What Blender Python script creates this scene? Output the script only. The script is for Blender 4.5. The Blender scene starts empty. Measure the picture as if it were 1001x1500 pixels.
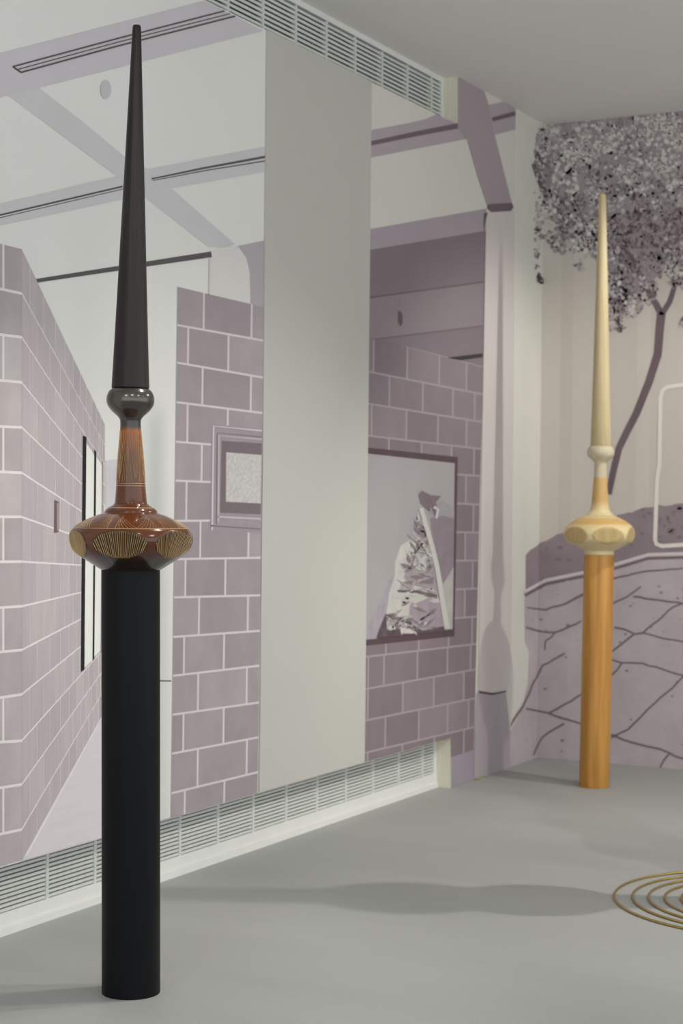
import bpy, bmesh, math, random
from mathutils import Vector, Matrix, noise as mnoise
random.seed(7)
scene = bpy.context.scene
col = scene.collection

# ------------------------------------------------------------------ camera
F = 2512.0; CX = 500.5; CY = 750.0; HC = 1.3
ROLL = 0.0105; PITCH = -0.006
YAW = math.atan2(0.46499, 0.88531)                   # angle between the view and the long wall (which runs along +Y)
def R2(x, y, *z):
    c, s_ = math.cos(YAW), math.sin(YAW)
    return Vector((x * c - y * s_, x * s_ + y * c) + z)
_f = Vector((0, math.cos(PITCH), math.sin(PITCH)))
_u0 = Vector((0, -math.sin(PITCH), math.cos(PITCH)))
_r0 = Vector((1, 0, 0))
_r = math.cos(ROLL) * _r0 + math.sin(ROLL) * _u0
_u = math.cos(ROLL) * _u0 - math.sin(ROLL) * _r0
_r, _u, _f = (R2(*v) for v in (_r, _u, _f))
cam_d = bpy.data.cameras.new('camera')
cam = bpy.data.objects.new('camera', cam_d); col.objects.link(cam)
cam.matrix_world = Matrix(((_r.x, _u.x, -_f.x, 0), (_r.y, _u.y, -_f.y, 0), (_r.z, _u.z, -_f.z, HC), (0, 0, 0, 1)))
cam_d.sensor_fit = 'VERTICAL'; cam_d.sensor_height = 36.0; cam_d.lens = F / 1500.0 * 36.0
cam_d.clip_start = 0.05; cam_d.clip_end = 100
cam_d.dof.use_dof = True; cam_d.dof.focus_distance = 4.45; cam_d.dof.aperture_fstop = 4.8
scene.camera = cam

# ------------------------------------------------------------------ world, lamps, exposure
world = bpy.data.worlds.new('world'); scene.world = world; world.use_nodes = True
bg = world.node_tree.nodes['Background']
bg.inputs[0].default_value = (0.965, 1.0, 1.02, 1); bg.inputs[1].default_value = 1.25
vs = scene.view_settings
vs.view_transform = 'Standard'; vs.look = 'None'; vs.gamma = 1.0; vs.use_curve_mapping = False
vs.exposure = 0.27

def spot(name, loc, target, energy, size_deg, blend=0.7, radius=0.03, color=(1.0, 0.96, 0.90)):
    l = bpy.data.lights.new(name, 'SPOT'); l.energy = energy; l.spot_size = math.radians(size_deg)
    l.spot_blend = blend; l.shadow_soft_size = radius; l.color = color
    o = bpy.data.objects.new(name, l); col.objects.link(o)
    loc, target = R2(*loc), R2(*target)
    o.location = loc
    o.rotation_euler = (Vector(target) - Vector(loc)).to_track_quat('-Z', 'Y').to_euler()
    return o
# track spotlights hung under the ceiling, aimed at the sculptures
spot('track_spotlight', (0.55, 4.66, 3.12), (-0.60, 4.50, 0.75), 52, 58)
spot('track_spotlight', (0.35, 4.95, 3.12), (-0.60, 4.48, 0.70), 26, 58)
spot('track_spotlight', (2.36, 6.87, 3.08), (1.05, 8.00, 1.10), 84, 75)
spot('track_spotlight', (2.55, 5.56, 3.10), (0.80, 5.62, 0.60), 150, 80)
spot('track_spotlight', (1.75, 4.15, 3.12), (1.30, 6.10, 0.40), 62, 70)

# wide wall-washing spots on a track above and behind the camera
for x_, y_, tx, ty in ((-1.3, 1.6, -1.2, 5.0), (0.2, 2.0, -0.2, 6.2), (1.7, 2.6, 0.9, 7.0), (3.0, 3.6, 2.0, 7.6)):
    spot('wall_wash_spotlight', (x_, y_, 3.15), (tx, ty, 0.9), 28, 125, 0.9, 0.22, (0.97, 1.0, 1.0))

# ------------------------------------------------------------------ calibrated planes (wall coordinates)
def ray(x, y): return _r * ((x - CX) / F) + _u * ((CY - y) / F) + _f
V = Vector((0.0, 1.0))          # along the long wall, into the room's depth
N = Vector((V.y, -V.x))                              # out of the long wall, into the room
CO = R2(1.01426, 8.76997)                      # corner of the two walls
VC = Vector((1.0, 0.0))          # along the short wall, away from the corner
NC = Vector((VC.y, -VC.x)) * 1.0
if NC.dot(-CO) < 0: NC = -NC
CEIL = 3.238; Z0 = 0.232; Z1 = 3.021; SJ = -1.085; DREC = 0.07; SL = -10.4
def wa(s, z, out=0.0):
    p = CO + V * s + N * out; return Vector((p.x, p.y, z))
def wc(s, z, out=0.0):
    p = CO + VC * s + NC * out; return Vector((p.x, p.y, z))
def on_a(x, y, out=0.0):
    d = ray(x, y); t = (N.dot(CO) + out) / (N.x * d.x + N.y * d.y)
    return Vector((0, 0, HC)) + d * t
def on_c(x, y, out=0.0):
    d = ray(x, y); t = (NC.dot(CO) + out) / (NC.x * d.x + NC.y * d.y)
    return Vector((0, 0, HC)) + d * t

# ------------------------------------------------------------------ materials
def lin(c, g=1.0):
    o = []
    for v in c:
        v /= 255.0
        v = v / 12.92 if v <= 0.04045 else ((v + 0.055) / 1.055) ** 2.4
        o.append(min(v * g, 0.92))
    return (o[0], o[1], o[2], 1)
MC = {}
def mat(name, c, rough=0.6, spec=0.4, metal=0.0, var=0.0, vscale=6.0, vstretch=(1, 1, 1), bump=0.0, bscale=40.0, coat=0.0, dark=None):
    if name in MC: return MC[name]
    m = bpy.data.materials.new(name); m.use_nodes = True
    nt = m.node_tree; b = nt.nodes['Principled BSDF']
    b.inputs['Base Color'].default_value = c
    b.inputs['Roughness'].default_value = rough; b.inputs['Metallic'].default_value = metal
    b.inputs['Specular IOR Level'].default_value = spec
    b.inputs['Coat Weight'].default_value = coat; b.inputs['Coat Roughness'].default_value = 0.05
    if var or bump:
        tc = nt.nodes.new('ShaderNodeTexCoord'); mp = nt.nodes.new('ShaderNodeMapping')
        mp.inputs['Scale'].default_value = vstretch
        nt.links.new(tc.outputs['Object'], mp.inputs['Vector'])
    if var:
        nz = nt.nodes.new('ShaderNodeTexNoise'); nz.inputs['Scale'].default_value = vscale; nz.inputs['Detail'].default_value = 6
        nz.inputs['Roughness'].default_value = 0.6
        nt.links.new(mp.outputs[0], nz.inputs['Vector'])
        rp = nt.nodes.new('ShaderNodeValToRGB')
        rp.color_ramp.elements[0].position = 0.3; rp.color_ramp.elements[1].position = 0.7
        d = dark if dark else tuple(v * (1 - var) for v in c[:3]) + (1,)
        rp.color_ramp.elements[0].color = d
        rp.color_ramp.elements[1].color = tuple(min(1, v * (1 + var * 0.6)) for v in c[:3]) + (1,)
        nt.links.new(nz.outputs[0], rp.inputs[0]); nt.links.new(rp.outputs[0], b.inputs['Base Color'])
    if bump:
        n2 = nt.nodes.new('ShaderNodeTexNoise'); n2.inputs['Scale'].default_value = bscale; n2.inputs['Detail'].default_value = 4
        nt.links.new(mp.outputs[0], n2.inputs['Vector'])
        bp = nt.nodes.new('ShaderNodeBump'); bp.inputs['Strength'].default_value = bump; bp.inputs['Distance'].default_value = 0.01
        nt.links.new(n2.outputs[0], bp.inputs['Height']); nt.links.new(bp.outputs[0], b.inputs['Normal'])
    MC[name] = m
    return m
def ramp_mat(name, stops, rough=0.3, metal=0.0, coat=0.0, var=0.0, spec=0.5):
    """colour bands along the height (object z) of a turned piece: glaze zones"""
    m = bpy.data.materials.new(name); m.use_nodes = True; nt = m.node_tree; b = nt.nodes['Principled BSDF']
    tc = nt.nodes.new('ShaderNodeTexCoord'); sx = nt.nodes.new('ShaderNodeSeparateXYZ')
    nt.links.new(tc.outputs['Object'], sx.inputs[0])
    mr = nt.nodes.new('ShaderNodeMapRange'); z0 = stops[0][0]; z1 = stops[-1][0]
    mr.inputs['From Min'].default_value = z0; mr.inputs['From Max'].default_value = z1
    nz = nt.nodes.new('ShaderNodeTexNoise'); nz.inputs['Scale'].default_value = 30
    nt.links.new(tc.outputs['Object'], nz.inputs['Vector'])
    ma = nt.nodes.new('ShaderNodeMath'); ma.operation = 'MULTIPLY_ADD'; ma.inputs[1].default_value = var; 
    nt.links.new(nz.outputs[0], ma.inputs[0]); nt.links.new(sx.outputs[2], ma.inputs[2])
    nt.links.new(ma.outputs[0], mr.inputs['Value'])
    rp = nt.nodes.new('ShaderNodeValToRGB'); cr = rp.color_ramp
    while len(cr.elements) < len(stops): cr.elements.new(0.5)
    for e, (z, c) in zip(cr.elements, stops):
        e.position = (z - z0) / (z1 - z0); e.color = c
    nt.links.new(mr.outputs[0], rp.inputs[0]); nt.links.new(rp.outputs[0], b.inputs['Base Color'])
    b.inputs['Roughness'].default_value = rough; b.inputs['Metallic'].default_value = metal
    b.inputs['Coat Weight'].default_value = coat; b.inputs['Coat Roughness'].default_value = 0.04
    b.inputs['Specular IOR Level'].default_value = spec
    return m

# ------------------------------------------------------------------ object helpers
ORG = {}
def thing(name, label, cat, loc=(0, 0, 0), group=None):
    o = bpy.data.objects.new(name, None); col.objects.link(o); o.location = loc; o.empty_display_size = 0.1
    o['label'] = label; o['category'] = cat
    if group: o['group'] = group
    ORG[o.name] = Vector(loc)
    return o
def obj(name, verts, faces, m, parent=None, smooth=False, label=None, kind=None):
    """a mesh object from WORLD coordinates; parents carry no rotation"""
    org = ORG.get(parent.name, Vector()) if parent else Vector()
    me = bpy.data.meshes.new(name); me.from_pydata([tuple(Vector(v) - org) for v in verts], [], faces); me.update()
    if smooth:
        for p in me.polygons: p.use_smooth = True
    me.materials.append(m)
    o = bpy.data.objects.new(name, me); col.objects.link(o)
    if parent: o.parent = parent; ORG[o.name] = org
    if label: o['label'] = label
    if kind: o['kind'] = kind
    return o
def fix_normals(o):
    bm = bmesh.new(); bm.from_mesh(o.data); bmesh.ops.recalc_face_normals(bm, faces=bm.faces); bm.to_mesh(o.data); bm.free()
    return o
BOXF = [(0, 1, 3, 2), (4, 6, 7, 5), (0, 4, 5, 1), (2, 3, 7, 6), (0, 2, 6, 4), (1, 5, 7, 3)]
def boxes(name, specs, m, parent=None, fn=wa, kind=None, label=None):
    """boxes given in wall coordinates (s0,s1,z0,z1,out0,out1)"""
    vs_, fs = [], []
    for (s0, s1, z0, z1, o0, o1) in specs:
        b = len(vs_)
        for s in (s0, s1):
            for z in (z0, z1):
                for q in (o0, o1): vs_.append(fn(s, z, q))
        fs += [tuple(b + i for i in f) for f in BOXF]
    return fix_normals(obj(name, vs_, fs, m, parent, kind=kind, label=label))

# ------------------------------------------------------------------ setting
M_floor = mat('floor_paint', (0.362, 0.368, 0.356, 1), rough=0.55, spec=0.3, var=0.05, vscale=1.6, vstretch=(0.35, 2.2, 1), bump=0.03, bscale=60)
M_ceil = mat('ceiling_paint', (0.84, 0.82, 0.80, 1), rough=0.9, spec=0.1, var=0.02, vscale=0.8)
M_wall = mat('white_wall_paint', (0.74, 0.73, 0.69, 1), rough=0.85, spec=0.2, var=0.015, vscale=2)
M_white = mat('white_vent_paint', (0.78, 0.78, 0.75, 1), rough=0.5, spec=0.4, var=0.03, vscale=12)
M_slat = mat('slat_paint', (0.66, 0.68, 0.64, 1), rough=0.5, spec=0.4, var=0.02, vscale=12)
M_gap = mat('vent_dark', (0.10, 0.125, 0.115, 1), rough=0.8)
M_cream = mat('raw_board_edge', (0.74, 0.71, 0.57, 1), rough=0.8, var=0.05, vscale=20, vstretch=(3, 3, 0.4))

X0 = CO.x - 0.30; X1 = CO.x + 7.0; Y0 = CO.y - 10.5; Y1 = CO.y + 0.15
def slab(name, z0, z1, m):
    v = [(x, y, z) for x in (X0, X1) for y in (Y0, Y1) for z in (z0, z1)]
    return fix_normals(obj(name, v, BOXF, m, kind='structure'))
slab('floor', -0.1, 0.0, M_floor)
slab('ceiling', CEIL, CEIL + 0.1, M_ceil)
boxes('wall_left', [(SL, SJ, Z0, Z1, -0.068, 0), (SJ, 0, 0, CEIL, -0.068, 0), (SL, 0, 0, CEIL, -0.30, -0.13), (SL, SJ, Z1-.02, Z1, -0.13, -0.068), (SJ, 0, 0, CEIL, -0.14, -0.068)], M_wall, kind='structure')
boxes('wall_right', [(0.0, 7.0, 0, CEIL, -0.15, 0)], M_wall, fn=wc, kind='structure')
boxes('trim_1', [(SJ - 0.004, SJ + 0.001, 0.0, Z0 + 0.002, -0.070, 0.002)], M_cream, kind='structure')
boxes('trim_2', [(SJ - 0.004, SJ + 0.001, Z1 - 0.002, CEIL, -0.070, 0.002)], M_cream, kind='structure')

# ------------------------------------------------------------------ vents
def vent(label, zlo, zhi, n, pitch, zslat, mull, base, cat='vent', bf=0.68):
    t = thing('wall_vent', label, cat, wa(-3.0, zlo, -DREC))
    boxes('backing', [(SL, SJ - 0.012, zlo, zhi, -0.13, -0.112)], M_gap, t)
    for k in range(n):
        z = zslat + k * pitch
        s0, s1 = SL, SJ - 0.03
        # a slanted blade
        v = [wa(s, z + dz, -DREC + o) for s in (s0, s1) for dz, o in ((0, -0.003), (pitch * .5, -0.020), (pitch * (bf + .04), -0.018), (pitch * bf, -0.001), (0.0006, -0.001))]
        f = [(0, 1, 2, 3, 4), (9, 8, 7, 6, 5)] + [(i, 5 + i, 5 + (i + 1) % 5, (i + 1) % 5) for i in range(5)]
        fix_normals(obj('slat', v, f, M_slat, t))
    for s in mull:
        boxes('mullion', [(s - 0.007, s + 0.007, zslat - 0.004, zslat + n * pitch, -DREC - 0.022, -DREC + 0.0015)], M_slat, t)
    for (nm, a, b, o) in base:
        boxes(nm, [(SL, SJ - 0.005 if nm != 'plinth' else SJ - 0.006, a, b, -0.115, -DREC + o)], M_white, t)
    boxes('end_frame', [(SJ - 0.034, SJ - 0.006, zlo + 0.001, zhi - 0.001, -0.115, -DREC + 0.003)], M_white, t)
    return t
vent('long white slatted vent recessed at the foot of the wall, above the floor', 0.0, 0.245, 10, 0.0135, 0.068,
     [-1.237 - 0.249 * k for k in range(1 + 34)], [('plinth', 0.0, 0.022, 0.012), ('bottom_rail', 0.0225, 0.066, 0.004), ('top_rail', 0.203, 0.245, 0.002)])
vent('long white slatted vent recessed at the top of the wall, under the ceiling', Z1 - 0.03, CEIL, 10, 0.0185, 3.026,
     [-1.22 - 0.2495 * k for k in range(35)], [('bottom_rail', 2.995, 3.022, 0.002), ('top_rail', 3.213, CEIL - 0.001, 0.004)], bf=0.58)

# ------------------------------------------------------------------ printed murals: flat print on the walls
LAY = 0.0005
def corner_x(y): return 787.0 + (1110.0 - y) * 10.0 / 925.0
def clip(poly, left):
    """keep the side of the polygon left (or right) of the room corner"""
    out = []
    def d(p): return (corner_x(p[1]) - p[0]) * (1 if left else -1)
    for i in range(len(poly)):
        a, b = poly[i - 1], poly[i]; da, db = d(a), d(b)
        if (da >= 0) != (db >= 0):
            t = da / (da - db); out.append((a[0] + (b[0] - a[0]) * t, a[1] + (b[1] - a[1]) * t))
        if db >= 0: out.append(b)
    return out
def fence(p, fn, root):
    """the print stops at the edges of the white panel"""
    if fn is on_a:
        s_ = p.y - CO.y
        if sp0 - 0.001 < s_ < (sp0 + sp1) / 2: p.y = CO.y + sp0 - 0.001
        elif (sp0 + sp1) / 2 <= s_ < sp1 + 0.001: p.y = CO.y + sp1 + 0.001
        if 'column' in root['label']: p.y = min(p.y, CO.y + sB - 0.0005)
        elif 'tree' in root['label']: p.y = max(p.y, CO.y + sB + 0.0005)
    return p
def pr(name, polys, m, parent, layer, wall='A', kind=None, label=None):
    """one printed area = flat faces lying on the wall"""
    vs_, fs = [], []
    root = parent
    while root.parent: root = root.parent
    for poly in polys:
        if wall == 'A': pieces = [(poly, on_a)]
        elif wall == 'C': pieces = [(poly, on_c)]
        else: pieces = [(clip(poly, True), on_a), (clip(poly, False), on_c)]
        for q, fn in pieces:
            if len(q) < 3: continue
            ar = sum(q[i - 1][0] * q[i][1] - q[i][0] * q[i - 1][1] for i in range(len(q)))
            if abs(ar) < 0.5: continue
            if ar > 0: q = q[::-1]
            b = len(vs_); vs_ += [fence(fn(x, y, LAY * layer), fn, root) for x, y in q]; fs.append(tuple(range(b, b + len(q))))
    if not fs: return None
    return obj(name, vs_, fs, m, parent, kind=kind, label=label)
def stroke(pts, w0, w1=None):
    """quads along a polyline of print coordinates"""
    if w1 is None: w1 = w0
    n = len(pts); L, R = [], []
    for i, p in enumerate(pts):
        a = pts[max(0, i - 1)]; b = pts[min(n - 1, i + 1)]
        dx, dy = b[0] - a[0], b[1] - a[1]; l = math.hypot(dx, dy) or 1
        w = (w0 + (w1 - w0) * i / max(1, n - 1)) / 2
        L.append((p[0] - dy / l * w, p[1] + dx / l * w)); R.append((p[0] + dy / l * w, p[1] - dx / l * w))
    return [[L[i], L[i + 1], R[i + 1], R[i]] for i in range(n - 1)]
def lerp(a, b, t): return a + (b - a) * t
def ylow(x): return 1270.0 - (1270.0 - 1087.0) / 638.0 * x          # upper edge of the lower vent slot
def level(fn, z, x):
    a, b = -600.0, 2600.0
    for _ in range(40):
        m_ = (a + b) / 2
        if fn(x, m_).z > z: a = m_
        else: b = m_
    return a
def zline(z, x):
    """print row of a level line at height z on the long wall"""
    return level(on_a, z, x)

def sA(x, y):
    p = on_a(x, y); return (p.xy - CO).dot(V)
sB = sA(752.5, 600)
sp0 = (sA(390, 50) + sA(378, 1160)) / 2; sp1 = (sA(543, 200) + sA(532, 1115)) / 2
GL, GM, GR, GC, GB = 1.30, 1.20, 1.20, 1.34, 1.55
def pm(name, c, g, var=0.03, vs_=5.0, st=(1, 1, 1), **k):
    return mat(name, lin(c, g), rough=0.75, spec=0.25, var=var, vscale=vs_, vstretch=st, **k)

# ---- section of the long wall with the pale block corridor
mu1 = thing('printed_mural', 'lilac and white wallpaper print of a gallery with pale block corridor and ceiling beams', 'mural', wa(-3.6, Z0, 0.0))
XL = -230
P_white = pm('print_white', (203, 202, 198), GL, 0.02, 2.0)
P_beam = pm('print_beam', (181, 177, 181), GL, 0.03, 3.0)
P_track = pm('print_track', (86, 80, 82), GL, 0.05)
P_rod = pm('print_rod', (84, 80, 80), GL, 0.06)
P_mort = pm('print_mortar_pale', (203, 197, 197), GL, 0.03, 8)
P_floorp = pm('print_floor', (190, 183, 186), GL, 0.05, 5, (1, 1, 6))
bgpoly = [(XL, zline(Z1, XL)), (388, zline(Z1, 388)), (379, zline(Z0, 379)), (XL, zline(Z0, XL))]
bgp = [(x, zline(Z1, x)) for x in (XL, 0, 200, 390.5)] + [(379, zline(Z0, 379))] + [(x, zline(Z0, x)) for x in (200, 0, XL)]
pr('paper_sheet', [bgp], P_white, mu1, 1)
def bl(x, a, b): return a[1] + (b[1] - a[1]) * (x - a[0]) / (b[0] - a[0])
b1 = [(XL, bl(XL, (0, 77), (300, 0))), (300, 0.5), (318, 9), (332, 16.5), (386, 45.5), (57, 129), (12, 140), (0, 143), (XL, bl(XL, (12, 140), (-88, 165)))]
pr('printed_beam', [b1], P_beam, mu1, 2)
P_beam2 = pm('print_beam_soft', (183, 181, 183), GL, 0.03, 3.0)
pr('printed_beam', [[(12, 139.5), (57, 128.5), (120, 177), (182, 229), (222, 250), (345, 358), (330, 362), (306, 362), (215, 291), (170, 257)]], P_beam2, mu1, 3)
pr('printed_beam', [[(XL, bl(XL, (0, 298), (172, 258))), (172, 258), (220, 247), (389.2, 215), (388.6, 252), (245, 277), (180, 292), (XL, bl(XL, (0, 330), (180, 292)))]], P_beam2, mu1, 4)
pr('printed_track', stroke([(19, 97.5), (170, 57), (329, 16)], 2.4) + stroke([(25, 102), (170, 62.5), (337, 20)], 1.6) + stroke([(31, 106), (170, 68), (345, 23.5)], 2.6) + stroke([(19, 97.5), (31, 106)], 2.4), P_track, mu1, 5)
pr('printed_track', stroke([(XL, bl(XL, (0, 315), (180, 273))), (0, 315), (180, 273)], 2.6) + stroke([(XL, bl(XL, (0, 319), (180, 277))), (0, 319), (182, 276.5)], 1.2), P_track, mu1, 5)
pr('printed_track', stroke([(222, 262), (300, 246), (389, 230)], 2.2, 4.0) + stroke([(224, 264.5), (300, 250), (389, 236)], 1.2, 2.0), P_track, mu1, 5)
pr('printed_disc', [[(155 + 8 * math.cos(a), 131 + 14 * math.sin(a)) for a in [i * math.pi / 12 for i in range(24)]]], pm('print_disc', (178, 174, 178), GL), mu1, 5)
pr('printed_rod', stroke([(52, 411.5), (180, 392), (310, 372.5)], 5.5, 8.5), P_rod, mu1, 5)
pr('printed_wire', stroke([(307, 378), (306, 433)], 1.1), pm('print_wire', (176, 172, 172), GL), mu1, 5)
# column head behind the block wall
pr('printed_column', [[(309, 371), (316, 363), (335, 359), (350, 362), (361, 378), (366, 400), (367, 447), (308, 434)]], pm('print_column_pale', (196, 193, 190), GL), mu1, 3)
pr('printed_soffit', [[(345, 361), (387.5, 352.5), (386.5, 451), (366, 446), (364, 398), (358, 378)]], pm('print_soffit', (160, 153, 158), GL, 0.05), mu1, 2)
# pale block wall in perspective
VPx, VPy = 255.0, 836.0
L = [(357, 365), (423, 430), (490, 494), (557, 560), (624.5, 626), (691, 692.4), (757, 757), (823, 822.5), (890, 888), (955, 952), (1022, 1017), (1087, 1085), (1154, 1149), (1222, 1215), (1290, 1262)]
def side_y(k, x): return lerp(L[k][1], VPy, (x - 32.0) / (VPx - 32.0))
side_end = [154] * 4 + [121] * 7 + [151, 151, 151, 151]
botx = [(32, ylow(32) - 1), (36, 1256)]
wallA = [(XL, bl(XL, (0, 357), (32, 365))), (0, 357), (32, 365), (154, side_y(0, 154)), (153, 760), (151, 1046), (36, 1257), (32, ylow(32) + .5), (XL, ylow(XL) + .5)]
bw1 = pr('printed_block_wall', [wallA], P_mort, mu1, 5, label='pale lilac block wall print running into depth')
tints1 = [pm('print_block_pale_%d' % i, c, GL, 0.10, 8, (1, 1, 0.8)) for i, c in enumerate([(164, 156, 157), (160, 152, 153), (168, 161, 161), (157, 149, 151)])]
tints1b = [pm('print_block_side_%d' % i, c, GL, 0.07, 14, (3, 3, 0.25)) for i, c in enumerate([(164, 155, 157), (162, 153, 155), (167, 159, 160), (160, 152, 155)])]
for k in range(14):
    # frontal face
    joints = [(-227, 0)]
    off = 5 if k % 2 == 0 else -55
    js = [off - 120 * j for j in range(0, 3)][::-1]
    js = [j for j in js if j > XL + 5]
    xs = [XL] + js + [32]
    for a, b in zip(xs[:-1], xs[1:]):
        def yy(x, kk): return bl(x, (0, L[kk][0]), (32, L[kk][1]))
        x0 = a + (1.6 if a > XL else 0); x1 = b - (1.6 if b < 32 else 0)
        g = 2.1
        q = [(x0, yy(x0, k) + g), (x1, yy(x1, k) + g), (x1, min(yy(x1, k + 1) - g, ylow(x1))), (x0, min(yy(x0, k + 1) - g, ylow(x0)))]
        if k == 0: q[0] = (x0, yy(x0, k)); q[1] = (x1, yy(x1, k))
        pr('printed_block', [q], random.choice(tints1), bw1, 6)
    # receding face
    ts = [0] + [(j + (0.5 if k % 2 == 0 else 1.0)) for j in range(12)]
    xs = [32 + 223 * (t / (t + 8.8)) for t in ts]
    end = 154 if k < 4 else 153
    xs = [x for x in xs if x < end - 2] + [end]
    for i, (a, b) in enumerate(zip(xs[:-1], xs[1:])):
        x0 = a + (0.35 if i else 0.2); x1 = b - 0.35
        g = 1.6 * (1 - (x0 - 32) / 260)
        gt = 0 if k == 0 else g
        def sy(x, kk):
            if kk == 14: return bl(x, (36, 1257), (151, 1046))
            return side_y(kk, x)
        q = [(x0, sy(x0, k) + gt), (x1, sy(x1, k) + gt), (x1, sy(x1, k + 1) - (g if k < 13 else 0)), (x0, min(ylow(x0), sy(x0, k + 1) - (g if k < 13 else 0)))]
        pr('printed_block', [q], random.choice(tints1b), bw1, 6)
pr('printed_floor', [[(36, 1257), (151, 1046), (175, 1010), (175, ylow(175)), (36, ylow(36))]], P_floorp, mu1, 4)
pr('printed_floor_edge', stroke([(38, 1254), (151, 1047)], 4, 1.5), pm('print_floor_edge', (200, 195, 197), GL), mu1, 7)
# posters and plaque on the receding wall
P_blk = pm('print_black', (28, 30, 31), GL, 0.02); P_post = pm('print_poster', (206, 206, 200), GL, 0.02)
po = pr('printed_poster', [[(125, 646), (139, 668), (138, 965), (124, 978)]], P_post, mu1, 7)
pr('printed_frame_edge', [[(121.5, 638), (126.8, 640), (123.6, 981), (118.6, 984)]], P_blk, po, 8)
po = pr('printed_poster', [[(141, 668), (150, 682), (147.5, 953), (138, 962)]], P_post, mu1, 7)
pr('printed_frame_edge', [[(138.3, 658), (141.3, 662), (138.2, 966), (135.6, 968)]], P_blk, po, 8)
pr('printed_frame_edge', stroke([(150.2, 676), (148, 956)], 1.2), pm('print_grey_edge', (120, 112, 116), GL), po, 8)
pl = pr('printed_plaque', [[(79.5, 732), (86.5, 735), (86.2, 779), (79.2, 781)]], pm('print_plaque', (98, 84, 84), GL), mu1, 7)
pr('printed_plaque_face', [[(83.5, 736), (86, 737), (85.8, 777), (83.5, 778)]], pm('print_plaque_face', (150, 132, 132), GL), pl, 8)
pr('printed_panel', [[(155, 675), (178, 671), (178, 760), (155, 760)]], pm('print_faded_panel', (184, 179, 184), GL, 0.1, 12), mu1, 3)
pr('printed_seam', stroke([(226, 997), (251, 997.5)], 2.0), pm('print_seam', (96, 100, 98), GL), mu1, 3)
# darker block wall beside the white panel
LY = [420, 476, 531, 589, 647, 704, 763, 819, 875, 933, 990, 1047, 1104, 1162, 1220]
RY = [450, 499, 553, 605, 657, 709, 762, 817, 872, 924, 975, 1029, 1080, 1131, 1182]
JX = [[299, 369], [276, 335], [297, 368], [275, 334], [296, 367], [273.5, 332], [294, 364.5], [272, 330.5], [292, 363.5], [270, 328.5], [290.5, 362], [269, 328], [290, 362], [271, 329]]
def lx(y): return lerp(260.3, 250.5, (y - 420) / 780.0)
def rx(y): return lerp(386.8, 377.8, (y - 450) / 720.0)
def w2(x, k):
    a, b = lx(LY[k]), rx(RY[k]); return LY[k] + (RY[k] - LY[k]) * (x - a) / (b - a)
P_mort2 = pm('print_mortar', (203, 196, 197), GM - .05, 0.03, 8)
bw2 = pr('printed_block_wall', [[(260.3, 420), (302, 431), (366, 445), (386.8, 450), (378.3, ylow(378)), (250.4, ylow(250))]], P_mort2, mu1, 5, label='lilac block wall print beside the white panel')
tints2 = [pm('print_block_lilac_%d' % i, c, GM - .05, 0.10, 5) for i, c in enumerate([(157, 147, 150), (153, 143, 147), (161, 151, 154), (150, 140, 144), (158, 147, 150)])]
for k in range(14):
    xs = [None] + JX[k] + [None]
    for i in range(len(xs) - 1):
        def edge(j, y):
            if j == 0: return lx(y) + 0.6
            if j == len(xs) - 1: return rx(y)
            return xs[j] - (y - LY[k]) * 0.012
        ya, yb = LY[k], LY[k + 1]
        x0a, x0b = edge(i, ya) + (1.5 if i else 0), edge(i, yb) + (1.5 if i else 0)
        last = i == len(xs) - 2
        x1a, x1b = edge(i + 1, ya) - (0 if last else 1.3), edge(i + 1, yb) - (0 if last else 1.3)
        g = 1.6; gt = 0 if k == 0 else g
        q = [(x0a, w2(x0a, k) + gt), (x1a, w2(x1a, k) + gt), (x1b, min(w2(x1b, k + 1) - g, ylow(x1b))), (x0b, min(w2(x0b, k + 1) - g, ylow(x0b)))]
        if q[3][1] - q[0][1] < 3: continue
        pr('printed_block', [q], tints2[(k * 3 + i * 2 + random.randint(0, 1)) % 5], bw2, 6)
# small framed picture, cut off by the panel
fp = pr('printed_framed_picture', [[(310, 621), (384.2, 628), (382, 781), (308, 776)]], pm('print_frame_lilac', (148, 139, 145), GM, 0.06, 20), mu1, 7)
for (pts, w, c) in [([(311, 777), (313, 624), (384, 631)], 2.2, (196, 188, 191)), ([(317, 768), (318.5, 634), (384, 640)], 1.6, (118, 108, 114)), ([(320, 765), (321, 638), (384, 643.5)], 2.0, (178, 170, 173)), ([(309, 770), (382, 775)], 1.8, (120, 110, 116)), ([(320, 757), (382, 760)], 2.2, (186, 178, 181))]:
    pr('printed_moulding', stroke(pts, w), pm('print_moulding_%d' % c[0], c, GM), fp, 8)
mt = pr('printed_mat', [[(325, 645.5), (384, 649.5), (382, 753.5), (322.5, 751)]], pm('print_mat_dark', (112, 102, 106), GM), fp, 8)
pr('printed_drawing', [[(331.5, 662.5), (383.5, 666.5), (382, 737.5), (331, 735)]], pm('print_speckle', (186, 182, 180), GM, 0.22, 90), fp, 9)

# ---- plain white panel between the two sections
wp = boxes('white_panel', [(sp0, sp1, Z0 + 0.001, Z1 - 0.001, 0.0006, 0.006)], mat('panel_paint', lin((176, 174, 168), 1.22), rough=0.8, spec=0.2, var=0.012, vscale=3))
wp['label'] = 'tall plain white panel between the two lilac mural sections'; wp['category'] = 'wall panel'

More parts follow.
